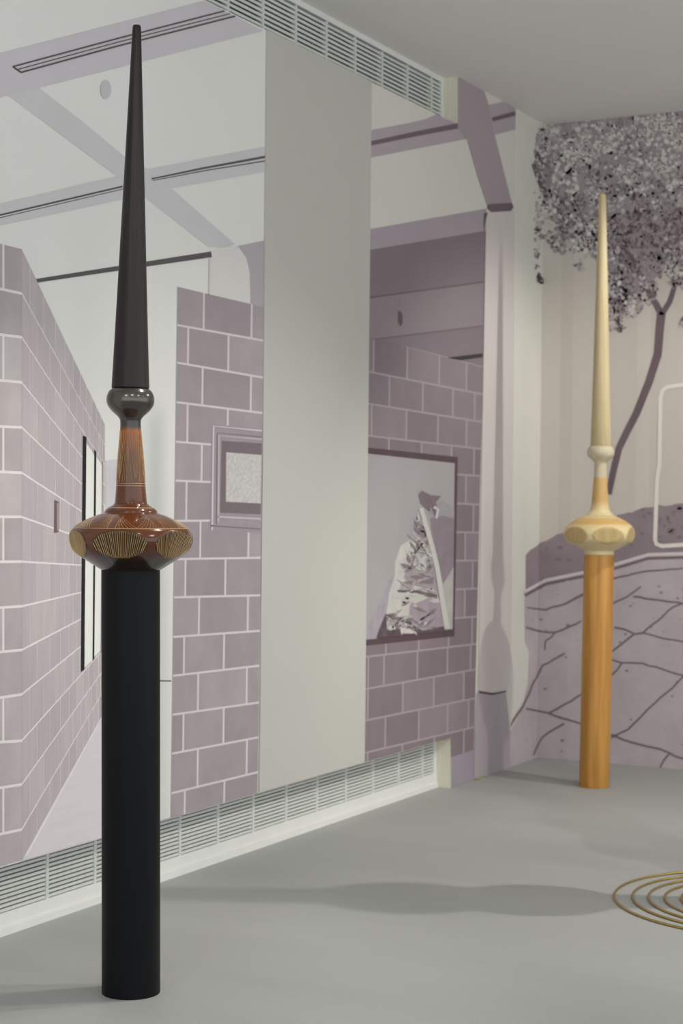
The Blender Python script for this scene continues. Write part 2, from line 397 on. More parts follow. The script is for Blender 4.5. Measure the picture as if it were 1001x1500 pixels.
# ---- section of the long wall with the dark block wall and large painting
mu2 = thing('printed_mural', 'lilac wallpaper print with dark block wall, large framed painting and column beside the white panel', 'mural', wa(-1.4, Z0, 0.0))
P_w2 = pm('print_white_shade', (186, 183, 176), 1.42, 0.02, 2)
s_right = 754
def rz(x): return zline(CEIL, x)
bg2 = [(543.5, zline(Z1, 543.5)), (600, zline(Z1, 600)), (670.5, zline(Z1, 670.5)), (671.2, rz(671.2)), (710, rz(710)), (756, rz(756)), (752.5, 600), (748, 1040), (741, zline(0.001, 741)), (695, zline(0.001, 695)), (661, zline(0.001, 661)), (660.5, zline(Z0, 660.5)), (600, zline(Z0, 600)), (532.5, zline(Z0, 532.5))]
pr('paper_sheet', [bg2], P_w2, mu2, 1)
P_b4 = pm('print_beam_dark', (140, 129, 134), GB, 0.04, 3)
P_b4l = pm('print_beam_mid', (146, 137, 142), GB, 0.04, 3)
pr('printed_beam', [[(543.6, 190.5), (600, 180), (625, 174), (640, zline(Z1, 640)), (672, zline(Z1, 672)), (690, 203), (682, 204), (543.3, 231)]], P_b4l, mu2, 2)
pr('printed_beam', [[(716, 153.5), (738, 149), (755.8, rz(755.8) + .2), (755.2, 190), (725, 197.5), (716, 170)]], P_b4l, mu2, 2)
pr('printed_track', stroke([(543.6, 210), (610, 196), (678, 183)], 6.5, 8.0), pm('print_track_dark', (96, 84, 88), GB), mu2, 4)
pr('printed_track', stroke([(722, 175), (755.5, 166)], 6, 6.5), pm('print_track_dark', (96, 84, 88), GB), mu2, 6)
pr('printed_beam', [[(671.2, rz(671.2) + .3), (710, rz(710) + .3), (716, 152), (725, 197), (751, 300), (751, 310), (716, 307), (700, 258), (685, 205), (671, 186)]], P_b4, mu2, 5)
pr('printed_soffit', [[(542.2, 335.5), (713, 305.5), (712, 338), (542, 366)]], pm('print_soffit_mid', (140, 131, 137), GB, 0.03), mu2, 3)
pr('printed_recess', [[(542, 366), (712, 338), (708, 540), (540.5, 505)]], pm('print_recess', (122, 111, 117), GR, 0.05, 2), mu2, 2)
pr('printed_recess', [[(541.6, 437), (708.5, 414), (708, 478), (541, 498)]], pm('print_recess_light', (132, 122, 127), GR, 0.04, 2), mu2, 3)
pr('printed_rail', stroke([(541.7, 436), (708.8, 413)], 2.4), pm('print_rail', (104, 92, 96), GR), mu2, 4)
pr('printed_rail', stroke([(541.2, 498), (708, 477.5)], 2.2), pm('print_rail2', (108, 96, 100), GR), mu2, 4)
pr('printed_lamp', [[(583, 457), (586.5, 455), (590, 461), (590, 474), (586.5, 478.5), (583, 471)]], pm('print_lamp', (92, 80, 82), GR), mu2, 4)
pr('printed_wire', stroke([(586, 434), (586, 457)], 1.0), pm('print_wire2', (125, 114, 118), GR), mu2, 4)
# block wall
LY3 = [491.5, 544, 591, 638, 685, 731, 777, 823, 869, 916, 962, 1009, 1055, 1102, 1150]
RY3 = [535, 576, 617, 657, 697, 739, 780, 821, 862, 903, 943, 980, 1022, 1064, 1098]
J3 = [[548, 597, 644, 684], [571, 620, 664, 696], [545, 596, 642, 684], [570, 618, 662, 695], [543, 594, 640, 683], [568, 616, 660, 694], [541, 593, 640, 682], [567, 615, 659, 693], [540, 592, 639, 681.5], [566, 614, 658, 692], [540, 563, 612, 656, 690], [539.5, 590.5, 636, 680], [565, 614, 656, 687], [539, 590, 637, 680], [566, 614, 655, 685]]
def l3(y): return lerp(541.0, 533.0, (y - 490) / 620.0)
def r3(y): return lerp(708.0, 695.0, (y - 520) / 580.0)
def w3(x, k):
    a, b = 538.0, 700.0; return LY3[k] + (RY3[k] - LY3[k]) * (x - a) / (b - a)
P_mort3 = pm('print_mortar_dark', (154, 145, 149), GR, 0.03, 8)
bw3 = pr('printed_block_wall', [[(541, 497), (548, 497.5), (600, 508.5), (660, 524), (708, 537), (700, 880), (695.2, 1098), (661, 1109), (660.5, ylow(660) + 0), (533, ylow(533))]], P_mort3, mu2, 5, label='dark lilac block wall print around the large painting')
tints3 = [pm('print_block_dark_%d' % i, c, GR, 0.09, 5) for i, c in enumerate([(128, 116, 121), (124, 112, 117), (132, 120, 125), (121, 109, 114)])]
for k in range(14):
    xs = [None] + J3[k] + [None]
    for i in range(len(xs) - 1):
        last = i == len(xs) - 2
        def edge(j, y):
            if j == 0: return l3(y)
            if j == len(xs) - 1: return r3(y)
            return xs[j] - (y - LY3[k]) * 0.01
        ya, yb = LY3[k], LY3[k + 1]
        gj = 1.1
        x0a, x0b = edge(i, ya) + (gj if i else 0), edge(i, yb) + (gj if i else 0)
        x1a, x1b = edge(i + 1, ya) - (0 if last else gj), edge(i + 1, yb) - (0 if last else gj)
        if x1a - x0a < 1.2: continue
        g = 1.35
        q = [(x0a, w3(x0a, k) + (g if k else 1)), (x1a, w3(x1a, k) + (g if k else 1)), (x1b, w3(x1b, k + 1) - g), (x0b, w3(x0b, k + 1) - g)]
        if k == 13 and q[3][0] < 660 < q[2][0]:
            yb_ = lerp(q[3][1], q[2][1], (660.8 - q[3][0]) / (q[2][0] - q[3][0]))
            q = [q[0], q[1], q[2], (660.8, yb_), (660.8, ylow(660.8)), (q[3][0], ylow(q[3][0]))]
        else: q = [(x, min(y, ylow(x) if x < 660 else 9999)) for x, y in q]
        if len(q) == 4 and q[3][1] - q[0][1] < 3 and q[2][1] - q[1][1] < 3: continue
        pr('printed_block', [q], tints3[(k + i * 3 + random.randint(0, 1)) % 4], bw3, 6)
pr('printed_shadow_gap', [[(655, 524), (707.5, 517.5), (707.3, 523), (675, 528)]], pm('print_dark_gap', (60, 52, 55), GR), mu2, 7)
pr('printed_floor', [[(660.7, 1108), (695.2, 1098), (694.6, zline(0.001, 694.6)), (661, zline(0.001, 661))]], pm('print_floor_lilac', (146, 138, 146), GR, 0.05), mu2, 5)
# large painting
T = lambda pts: [(530 + x * 0.2134, 640 + y * 0.2134) for x, y in pts]
pf = pr('printed_painting', [[(539.3, 655.5), (671, 669.5), (666, 932), (535.6, 946)]], pm('print_frame_dark', (84, 68, 72), GR, 0.08, 10), mu2, 7, label='large dark-framed painting in the print')
pr('printed_canvas', [[(539.2, 664.5), (666.5, 678.5), (662.5, 921.5), (536, 936)]], pm('print_canvas', (154, 150, 150), GR, 0.05, 3), pf, 8)
def ps(name, pts, c, lay, var=0.12): pr(name, [T(pts)], pm('paint_%d_%d_%d' % c, c, GR, var, 14), pf, lay)
ps('printed_cloud', [(470, 560), (560, 540), (637, 560), (632, 900), (590, 960), (560, 1010), (530, 900), (500, 760), (480, 650)], (130, 119, 126), 9)
ps('printed_cloud', [(440, 470), (560, 440), (637, 500), (636, 580), (560, 570), (480, 600)], (147, 141, 144), 8.5)
ps('printed_ground', [(120, 1150), (190, 980), (215, 960), (160, 1230), (110, 1385), (30, 1392), (30, 1330)], (152, 144, 152), 9)
ps('printed_light_patch', [(558, 1010), (590, 965), (632, 890), (625, 1318), (572, 1325), (552, 1100)], (166, 162, 160), 9.5)
ps('printed_figure', [(345, 560), (395, 500), (420, 540), (400, 700), (330, 690)], (158, 151, 154), 9.5)
ps('printed_figure', [(345, 695), (400, 690), (360, 800), (310, 900), (270, 1010), (255, 1060), (440, 1055), (540, 1120), (560, 1240), (330, 1230), (165, 1235), (190, 1070), (225, 960), (230, 850), (270, 745)], (180, 178, 172), 10)
ps('printed_figure', [(410, 600), (470, 700), (500, 900), (520, 1050), (300, 1000), (330, 890), (400, 720)], (148, 141, 143), 11)
ps('printed_figure', [(412, 590), (428, 690), (400, 720), (350, 870), (352, 895), (325, 900), (345, 830), (395, 690)], (98, 84, 90), 12)
ps('printed_figure', [(385, 740), (440, 740), (450, 900), (355, 890), (375, 800)], (182, 178, 178), 12)
ps('printed_figure', [(375, 760), (420, 735), (445, 760), (420, 795), (380, 800)], (112, 99, 104), 13)
ps('printed_figure', [(455, 800), (475, 850), (478, 905), (445, 900)], (104, 91, 96), 13)
ps('printed_figure', [(270, 990), (430, 985), (500, 960), (490, 1010), (400, 1005), (290, 1010)], (126, 114, 118), 13)
ps('printed_figure', [(245, 1050), (400, 1055), (520, 1085), (515, 1110), (400, 1075), (250, 1065)], (98, 86, 90), 13)
ps('printed_figure', [(330, 1160), (450, 1110), (545, 1130), (570, 1300), (420, 1310), (330, 1250)], (150, 138, 146), 12)
ps('printed_rubble', [(100, 1382), (135, 1290), (165, 1215), (250, 1240), (330, 1240), (350, 1290), (420, 1330), (565, 1300), (570, 1332), (300, 1360)], (92, 79, 84), 12, 0.3)
ps('printed_rubble', [(170, 1270), (190, 1240), (205, 1290), (240, 1310), (200, 1330), (175, 1320)], (170, 164, 164), 13)
ps('printed_rubble', [(260, 1300), (360, 1330), (355, 1350), (270, 1348)], (188, 184, 180), 13)
ps('printed_head', [(392, 395), (412, 368), (440, 382), (475, 400), (548, 405), (510, 450), (525, 520), (500, 540), (480, 470), (470, 510), (440, 490), (405, 455)], (116, 102, 107), 12)
dabs = {(180, 177, 171): [], (154, 147, 149): [], (122, 110, 114): []}
for i in range(130):
    y = random.uniform(560, 1330); half = 20 + (y - 520) * 0.23
    x = 415 - (y - 560) * 0.06 + random.uniform(-half, half * .8)
    c = random.choices(list(dabs), (4, 4, 2.2 if y < 1180 else 5))[0]
    w, h, an = random.uniform(18, 58), random.uniform(7, 18), random.uniform(-.9, .9) + (1.2 if y < 900 else 0)
    u, v = (w * math.cos(an), w * math.sin(an)), (-h * math.sin(an), h * math.cos(an))
    dabs[c].append(T([(x - u[0], y - u[1]), (x + v[0], y + v[1]), (x + u[0], y + u[1]), (x - v[0], y - v[1])]))
for i, (c, q) in enumerate(dabs.items()):
    pr('printed_brush_dabs', q, pm('paint_dab_%d' % c[0], c, GR, 0.1, 20), pf, 13.3 + .2 * i, kind='stuff')
pr('printed_ladder', stroke(T([(408, 488), (440, 600), (488, 760), (520, 900), (560, 1150), (588, 1315)]), 6.0, 7.5), pm('paint_ladder', (184, 182, 176), GR), pf, 14)
pr('printed_ladder', stroke(T([(497, 480), (525, 500), (512, 560)]), 4.0, 3.0), pm('paint_ladder2', (188, 185, 182), GR), pf, 14)
# column
pc = pr('printed_column', [[(712.5, 312), (718, 309), (749, 307), (754, 310), (752.6, 600), (750, 880), (747, 1000), (742, 1015), (722, 1019), (700.5, 1014)]], pm('print_column', (184, 177, 175), 1.35, 0.03, 3, (1, 1, .2)), mu2, 6)
pr('printed_column_cap', [[(714, 305), (716, 299), (750, 297), (753, 303), (749, 309), (720, 311)]], pm('print_cap', (108, 95, 101), GR, 0.1), mu2, 7)
pr('printed_column_edge', [[(709.5, 312), (715, 311), (710.5, 330), (709, 338)]], pm('print_cap2', (100, 88, 93), GR), mu2, 7)
pr('printed_column_foot', [[(701, 1011.5), (722, 1015), (742, 1011.5), (742, 1014), (722, 1018.5), (702, 1015)]], pm('print_foot', (84, 74, 80), GR), mu2, 7)
pr('printed_plinth', [[(698.5, 1015), (741.5, 1015), (746, 1055), (760, 1075), (760, zline(0.001, 747)), (695, zline(0.001, 695)), (695.5, 1098)]], pm('print_plinth', (160, 152, 157), GR, 0.04), mu2, 5)

# ---- tree mural wrapping round the corner
mu3 = thing('printed_mural', 'lilac wallpaper print of a leafy tree over stone paving on the short wall', 'mural', wc(1.0, 0.0, 0.0))
XR = 1480
def zc(z, x):
    return level(on_c, z, x)
P_wc = pm('print_wall_white', (182, 176, 168), GC, 0.05, 1.6, (1.5, 1.5, 0.15))
P_wcl = pm('print_brick_white', (197, 195, 187), 1.28, 0.03, 6, bump=0.25, bscale=14)
pr('printed_white_wall', [[(756, rz(756) + .1), (corner_x(185), zline(CEIL - .001, corner_x(185))), (corner_x(1110), zline(0.001, corner_x(1110))), (741, zline(0.001, 741)), (748, 1040), (752.5, 600)]], P_wcl, mu3, 1)
c0 = corner_x(640)
pr('paper_sheet', [[(corner_x(185), zc(CEIL - .001, corner_x(185)))] + [(x, zc(CEIL - .001, x)) for x in (900, 1100, 1300, XR)] + [(x, zc(0.001, x)) for x in (XR, 1300, 1100, 900)] + [(corner_x(1110), zc(0.001, corner_x(1110)))]], P_wc, mu3, 1, 'C')
# soft vertical folds of the white backdrop
for (x0, x1, c) in [(818, 836, (178, 172, 164)), (868, 884, (179, 173, 165)), (930, 950, (184, 178, 170))]:
    pr('printed_fold', [[(x0 + 6, 330), (x1 + 6, 330), (x1, 790), (x0, 790)]], pm('print_fold_%d' % c[0], c, GC, 0.05, 3), mu3, 1.6, 'C')
def rough(pts, amp=0.9, step=9):
    out = [pts[0]]
    for a, b in zip(pts[:-1], pts[1:]):
        n = max(1, int(math.hypot(b[0] - a[0], b[1] - a[1]) / step))
        for i in range(1, n + 1):
            t = i / n; out.append((lerp(a[0], b[0], t) + random.uniform(-amp, amp), lerp(a[1], b[1], t) + random.uniform(-amp, amp)))
    return out
# ground and paving
P_bank = pm('print_bank', (131, 119, 124), GC, 0.14, 7)
P_pave = pm('print_pave', (167, 158, 161), GC, 0.13, 4)
def fy(x): return zline(0.001, x) if x < corner_x(1110) else zc(0.001, x)
ground = [(770.5, 813), (778, 806), (800, 791), (835, 777), (880, 762), (925, 750), (955, 742), (1001, 738), (1100, 730), (1250, 722), (XR, 715)] + [(x, fy(x)) for x in (XR, 1250, 1001, 900)] + [(787, 1109.5), (738, fy(738)), (740, 1074), (766, 1036), (774, 1000), (776, 955), (769.5, 940)]
ground = rough(ground[:11], 1.6, 8) + ground[11:]
pr('printed_bank', [ground], P_bank, mu3, 2, 'AC')
curb = [(769, 867), (785, 858), (800, 850), (858, 838), (905, 826), (950, 812.5), (1001, 811), (1120, 812), (XR, 820)]
pave = [(x, y + 2) for x, y in curb] + [(x, fy(x)) for x in (XR, 1250, 1001, 900)] + [(787, 1109.5), (738, fy(738)), (740, 1074), (766, 1036), (774, 1000), (776, 955), (769.5, 940)]
pv = pr('printed_paving', [pave], P_pave, mu3, 3, 'AC')
P_curb = pm('print_curb', (190, 182, 182), GC, 0.05, 10)
pr('printed_curb', stroke(curb, 4.5, 5), P_curb, mu3, 5, 'AC')
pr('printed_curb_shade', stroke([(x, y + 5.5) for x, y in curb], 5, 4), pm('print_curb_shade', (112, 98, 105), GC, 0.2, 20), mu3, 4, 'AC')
joints = [[(745, 1065), (766, 1036), (781, 1002), (796, 975), (812, 966), (828, 957)], [(771, 919), (790, 925), (813, 927), (835, 918), (852, 910)], [(771, 1038), (788, 1042), (805, 1045), (828, 1032), (856, 1015)],
          [(805, 1045), (822, 1052), (836, 1056), (856, 1061)], [(827, 1060), (812, 1068), (794, 1081), (786, 1094), (782, 1106)], [(896, 885), (918, 874), (939, 859)], [(928, 874), (965, 879), (1001, 884), (1080, 898)],
          [(896, 955), (914, 941), (928, 930), (942, 927), (965, 909), (987, 888), (1001, 884), (1030, 868)], [(900, 919), (914, 922), (928, 928)], [(942, 927), (970, 934), (1001, 940), (1090, 962)], [(896, 966), (911, 971), (942, 972), (970, 980), (1001, 990), (1060, 1006)],
          [(896, 989), (905, 981), (911, 971)], [(1030, 962), (1001, 992), (985, 1008), (967, 1022), (943, 1046), (920, 1069), (896, 1080)], [(896, 1076), (915, 1084), (934, 1090), (950, 1094), (967, 1097), (981, 1104), (1001, 1112), (1030, 1122)],
          [(981, 1104), (973, 1113), (967, 1124)], [(1090, 1130), (1110, 1080), (1160, 1010), (1200, 960)], [(856, 870), (830, 884), (800, 893), (772, 890)], [(813, 927), (800, 940), (798, 952)], [(898, 848), (940, 838), (1001, 832)]]
P_joint = pm('print_joint', (112, 99, 104), GC, 0.12, 20)
for j in joints:
    pr('printed_joint', stroke(rough(j), random.uniform(2.4, 3.6), random.uniform(2.0, 3.0)), P_joint, pv, 5, 'AC')
# dirt blots on the stones
bl_d, bl_l = [], []
for i in range(160):
    x = random.uniform(772, 1200); y = random.uniform(845, 1105)
    r = random.uniform(1, 3.2); q = [(x + r * random.uniform(.6, 1.3) * math.cos(a), y + 0.7 * r * random.uniform(.6, 1.3) * math.sin(a)) for a in [k * math.pi / 3 for k in range(6)]]
    (bl_d if random.random() < 0.55 else bl_l).append(q)
pr('printed_specks', bl_d, pm('print_speck_dark', (126, 114, 121), GC), pv, 4, 'AC', kind='stuff')
pr('printed_specks', bl_l, pm('print_speck_light', (168, 161, 165), GC), pv, 4.4, 'AC', kind='stuff')
# trunk
P_trunk = pm('print_trunk', (102, 88, 93), GC, 0.14, 12, (1, 1, .4))
tr = pr('printed_trunk', stroke([(970, 452), (967, 480), (964, 519), (951, 560), (933, 605), (919, 632), (907, 657), (899, 690), (892, 724)], 13, 9), P_trunk, mu3, 5, 'C')
for pts, a, b in [([(970, 462), (962, 446), (951, 430), (944, 412), (930, 385), (905, 350)], 10, 4), ([(969, 462), (981, 442), (989, 418), (984, 396), (978, 370), (985, 330)], 9, 3), ([(989, 418), (1004, 395), (1030, 360)], 6, 3), ([(944, 412), (915, 380), (870, 345), (830, 320), (800, 285), (783, 240)], 6, 9)]:
    pr('printed_branch', stroke(rough(pts, .8, 14), a, b), P_trunk, tr, 5.5, 'AC')
# white outline drawn over the print
pr('printed_outline', stroke([(1180, 555), (1060, 560), (1001, 563.5), (978, 567), (971, 572), (968, 582), (967, 640), (966.5, 680), (963, 702), (961, 760), (960, 790), (962, 797), (970, 800), (1001, 798), (1100, 793), (1180, 790)], 6.0), pm('print_outline', (205, 200, 192), GC), mu3, 6, 'C')
# shrubs by the wall foot
# foliage : thousands of printed leaf shapes in five tones
tones = [(96, 84, 87), (121, 110, 113), (147, 138, 140), (172, 166, 164), (192, 188, 182)]
leafs = [[] for _ in tones]
_zt = [zc(CEIL, x) for x in range(780, 1400, 20)]
def zc_top(x):
    i = max(0, min(len(_zt) - 2, int((x - 780) / 20))); return lerp(_zt[i], _zt[i + 1], (x - 780 - 20 * i) / 20)
under = []
def blob(cx, cy, rx_, ry_, n, wts, size=(2.0, 5.2), fall=1.0):
    for i in range(n):
        r = math.sqrt(random.random()) ** fall; a = random.uniform(0, 2 * math.pi)
        x = cx + rx_ * r * math.cos(a); y = cy + ry_ * r * math.sin(a)
        s = random.uniform(*size); an = random.uniform(0, math.pi); k = random.uniform(.4, .9)
        q = []
        for j in range(5):
            t = 2 * math.pi * j / 5
            u, v = s * math.cos(t) * random.uniform(.7, 1.2), s * k * math.sin(t) * random.uniform(.7, 1.2)
            q.append((x + u * math.cos(an) - v * math.sin(an), y + u * math.sin(an) + v * math.cos(an)))
        if x < corner_x(y): lim = rz(x)
        else: lim = zc_top(x)
        if y < lim - 2 or min(p[0] for p in q) < 779: continue
        q = [(a_, max(b_, lim + 0.8)) for a_, b_ in q]
        sh = mnoise.noise(Vector((x / 17.0, y / 15.0, 3.1))) * 2.6 + mnoise.noise(Vector((x / 45.0, y / 40.0, 8.1))) * 1.6
        i0 = random.choices(range(5), wts)[0] * 0.62 + 2 * 0.38
        leafs[max(0, min(4, int(round(i0 + sh))))].append(q)
fol = [(799, 215), (801, 196)] + [(x, zc(CEIL - .002, x)) for x in (806, 900, 1000, 1150, 1300)] + [(1330, 260), (1250, 340), (1120, 390), (1040, 400), (1000, 385), (985, 372), (968, 402), (945, 420), (925, 440), (902, 440), (893, 395), (870, 378), (840, 350), (815, 325), (797, 290)]
fol = fol[:7] + rough(fol[7:] + [fol[0]], 4.5, 9)
fo = pr('printed_foliage', [fol], pm('print_foliage_base', (144, 135, 138), GC, 0.22, 22), mu3, 4, 'AC')
def inside(x, y, poly):
    c = False
    for i in range(len(poly)):
        (x0, y0), (x1, y1) = poly[i - 1], poly[i]
        if (y0 > y) != (y1 > y) and x < (x1 - x0) * (y - y0) / (y1 - y0) + x0: c = not c
    return c
DK = [(930, 352, 48, 52, 1.2), (838, 305, 42, 22, .8), (800, 270, 14, 34, .7), (885, 268, 26, 18, .7), (916, 212, 14, 24, .9), (941, 223, 17, 7, 1.1), (885, 253, 16, 6, .8), (990, 335, 40, 50, .6), (905, 420, 22, 40, .7), (1100, 330, 90, 60, .5), (985, 212, 60, 36, -.55), (865, 195, 50, 22, -.2), (890, 232, 30, 12, -.35)]
nleaf = 0
while nleaf < 6800:
    x = random.uniform(782, 1320); y = random.uniform(140, 450)
    lim = rz(x) if x < corner_x(y) else zc_top(x)
    if y < lim - 1 or not inside(x + random.gauss(0, 5), y + random.gauss(0, 6), fol): continue
    nleaf += 1
    d = sum(k * math.exp(-((x - a_) / p_) ** 2 - ((y - b_) / q_) ** 2) for a_, b_, p_, q_, k in DK)
    n1 = mnoise.noise(Vector((x / 13.0, y / 11.0, 3.1))) * 1.5 + mnoise.noise(Vector((x / 34.0, y / 28.0, 8.1))) * 1.2
    tn = max(0, min(4, int(round(2.55 - 1.75 * d + n1 + random.gauss(0, .85)))))
    s = random.uniform(1.9, 5.0); an = random.uniform(0, math.pi); k = random.uniform(.4, .9); q = []
    for j in range(5):
        t = 2 * math.pi * j / 5; u, v = s * math.cos(t) * random.uniform(.7, 1.2), s * k * math.sin(t) * random.uniform(.7, 1.2)
        q.append((max(779, x + u * math.cos(an) - v * math.sin(an)), max(lim + .6, y + u * math.sin(an) + v * math.cos(an))))
    leafs[tn].append(q)
blob(798, 205, 12, 22, 90, (1, 2, 4, 5, 4), (1.8, 4.5))
blob(790, 235, 7, 34, 50, (4, 4, 3, 2, 1), (1.5, 4))
blob(800, 310, 14, 40, 70, (2, 4, 4, 2, 2), (1.5, 4.5))
blob(788, 350, 5, 55, 60, (2, 4, 4, 1, 1), (1.2, 3.5))
blob(793, 408, 5, 8, 14, (6, 4, 2, 0, 0), (1.5, 3.5))
blob(830, 350, 26, 22, 130, (2, 3, 5, 3, 2), (1.8, 5))
blob(850, 388, 7, 10, 16, (3, 5, 4, 0, 0), (1.5, 3.5))
blob(865, 350, 30, 25, 160, (3, 4, 4, 3, 2), (2, 5))
blob(905, 430, 14, 42, 130, (3, 5, 4, 1, .5), (1.8, 5))
blob(925, 445, 18, 18, 90, (3, 5, 4, 1, .5), (2, 5))
blob(907, 478, 9, 9, 24, (3, 5, 4, 0, 0), (1.5, 3.5))
blob(897, 466, 5, 22, 26, (4, 5, 3, 0, 0), (1.5, 3.5))
blob(950, 425, 14, 20, 70, (2, 4, 5, 2, 1), (2, 5))
blob(993, 395, 16, 30, 120, (3, 4, 4, 2, 1), (2, 5))
blob(1000, 472, 6, 9, 14, (3, 5, 4, 0, 0), (1.5, 3.5))
blob(1080, 380, 60, 30, 160, (3, 4, 4, 2, 1), (2, 6))
for i, (c, q) in enumerate(zip(tones, leafs)):
    pr('printed_leaves', q, pm('print_leaf_%d' % i, c, GC, 0.06, 10), mu3, (6.2, 6.6, 7.0, 7.4, 7.8)[i], 'AC', kind='stuff')
blob_bank = []
for i in range(120):
    x = random.uniform(775, 1180); y = lerp(760, 800, random.random()) - max(0, (x - 835)) * 0.16 + random.uniform(-4, 25)
    r = random.uniform(2, 5); blob_bank.append([(x + r * random.uniform(.6, 1.4) * math.cos(a), y + .6 * r * random.uniform(.6, 1.4) * math.sin(a)) for a in [k * math.pi / 3 for k in range(6)]])
pr('printed_scrub', [q for q in blob_bank if q[0][1] > 742 and (q[0][0] > 845 or q[0][1] > 800)], pm('print_scrub', (118, 106, 112), GC, 0.15, 20), mu3, 3.5, 'AC', kind='stuff')
# scrap of tape at the wall foot
tp = on_a(700, 1142); tpv = []
sc0 = (tp.xy - CO).dot(V)
sc = boxes('tape_scrap', [(sc0 - 0.05, sc0 + 0.07, 0.0, 0.005, 0.005, 0.028)], mat('tape', (0.33, 0.33, 0.17, 1), rough=0.7, var=0.2, vscale=30))
sc['label'] = 'small yellowish scrap of tape on the floor at the wall foot'; sc['category'] = 'tape'

# ------------------------------------------------------------------ turned sculptures
def interp(prof, z):
    for (z0, r0), (z1, r1) in zip(prof[:-1], prof[1:]):
        if z0 <= z <= z1: return r0 + (r1 - r0) * (z - z0) / (z1 - z0) if z1 > z0 else r0
    return prof[-1][1] if z > prof[-1][0] else prof[0][1]
def smooth_prof(p, n=4):
    """Catmull-Rom through the measured profile points (z,r)"""
    out = []
    for i in range(len(p) - 1):
        p0 = p[max(0, i - 1)]; p1 = p[i]; p2 = p[i + 1]; p3 = p[min(len(p) - 1, i + 2)]
        for k in range(n):
            t = k / n
            z = p1[0] + (p2[0] - p1[0]) * t
            d0 = (p2[1] - p0[1]) / max(1e-6, p2[0] - p0[0]); d1 = (p3[1] - p1[1]) / max(1e-6, p3[0] - p1[0]); h = p2[0] - p1[0]
            r = (2*t**3 - 3*t**2 + 1) * p1[1] + (t**3 - 2*t**2 + t) * h * d0 + (-2*t**3 + 3*t**2) * p2[1] + (t**3 - t**2) * h * d1
            out.append((z, r))
    out.append(p[-1]); return out
class Axis:
    """a turned piece's axis: base point, lean offsets and the direction that faces the room"""
    def __init__(self, base, lean):
        self.b = Vector(base); self.lean = lean
        d = Vector((-base[0], -base[1])).normalized(); self.e0 = d; self.e1 = Vector((-d.y, d.x))
    def c(self, z): return self.b.xy + self.e1 * interp(self.lean, z)
    def p(self, r, th, z):
        q = self.c(z) + self.e0 * (r * math.cos(th)) + self.e1 * (r * math.sin(th)); return Vector((q.x, q.y, z))
def lathe(name, ax, prof, m, parent, seg=96, facets=None, sharp=35):
    vs_, fs = [], []
    for (z, r) in prof:
        for j in range(seg):
            th = 2 * math.pi * j / seg; rr = r
            if facets:
                for fk in facets['th']:
                    d = math.atan2(math.sin(th - fk), math.cos(th - fk))
                    if abs(d) < 1.0 and facets['z0'] - .02 < z < facets['z1'] + .02:
                        dd = facets['d0'] + (facets['d1'] - facets['d0']) * (z - facets['z0']) / (facets['z1'] - facets['z0'])
                        rr = min(rr, dd / math.cos(d))
            vs_.append(ax.p(rr, th, z))
    n = len(prof)
    for i in range(n - 1):
        for j in range(seg):
            a = i * seg + j; b = i * seg + (j + 1) % seg; fs.append((a, b, b + seg, a + seg))
    fs.append(tuple(range(seg))[::-1]); fs.append(tuple((n - 1) * seg + j for j in range(seg)))
    o = fix_normals(obj(name, vs_, fs, m, parent, smooth=True))
    o.data.set_sharp_from_angle(angle=math.radians(sharp))
    return o
def band(name, ax, prof, z, w, m, parent, out=0.0006, seg=96):
    """a thin raised ring round the turned piece"""
    vs_, fs = [], []
    for (dz, o) in ((-w / 2, -0.0005), (-w / 4, out), (w / 4, out), (w / 2, -0.0005)):
        for j in range(seg): vs_.append(ax.p(interp(prof, z + dz) + o, 2 * math.pi * j / seg, z + dz))
    for i in range(3):
        for j in range(seg):
            a = i * seg + j; b = i * seg + (j + 1) % seg; fs.append((a, b, b + seg, a + seg))
    return obj(name, vs_, fs, m, parent, smooth=True)
def lines(name, ax, prof, segs, w, m, parent, out=0.0006, n=8, kind=None):
    """thin raised lines on the turned surface, each from (z,theta) to (z,theta)"""
    vs_, fs = [], []
    for (za, ta, zb, tb) in segs:
        b = len(vs_)
        pts = []
        for i in range(n + 1):
            t = i / n; z = lerp(za, zb, t); th = lerp(ta, tb, t); pts.append((z, th))
        for i, (z, th) in enumerate(pts):
            z2, t2 = pts[min(n, i + 1)]; z1, t1 = pts[max(0, i - 1)]
            r = interp(prof, z); du = (t2 - t1) * r; dz = math.hypot(z2 - z1, interp(prof, z2) - interp(prof, z1)) * (1 if z2 > z1 else -1); l = math.hypot(du, dz) or 1
            hw = w / 2
            for sgn, o in ((-1, -0.0003), (0, out), (1, -0.0003)):
                zz = z + sgn * (du / l) * hw * (abs(z2 - z1) / (abs(dz) + 1e-9)); tt = th - sgn * (dz / l) * hw / max(r, .01)
                vs_.append(ax.p(interp(prof, zz) + o, tt, zz))
        for i in range(n):
            a = b + 3 * i
            fs.append((a, a + 1, a + 4, a + 3)); fs.append((a + 1, a + 2, a + 5, a + 4))
    return obj(name, vs_, fs, m, parent, kind=kind)
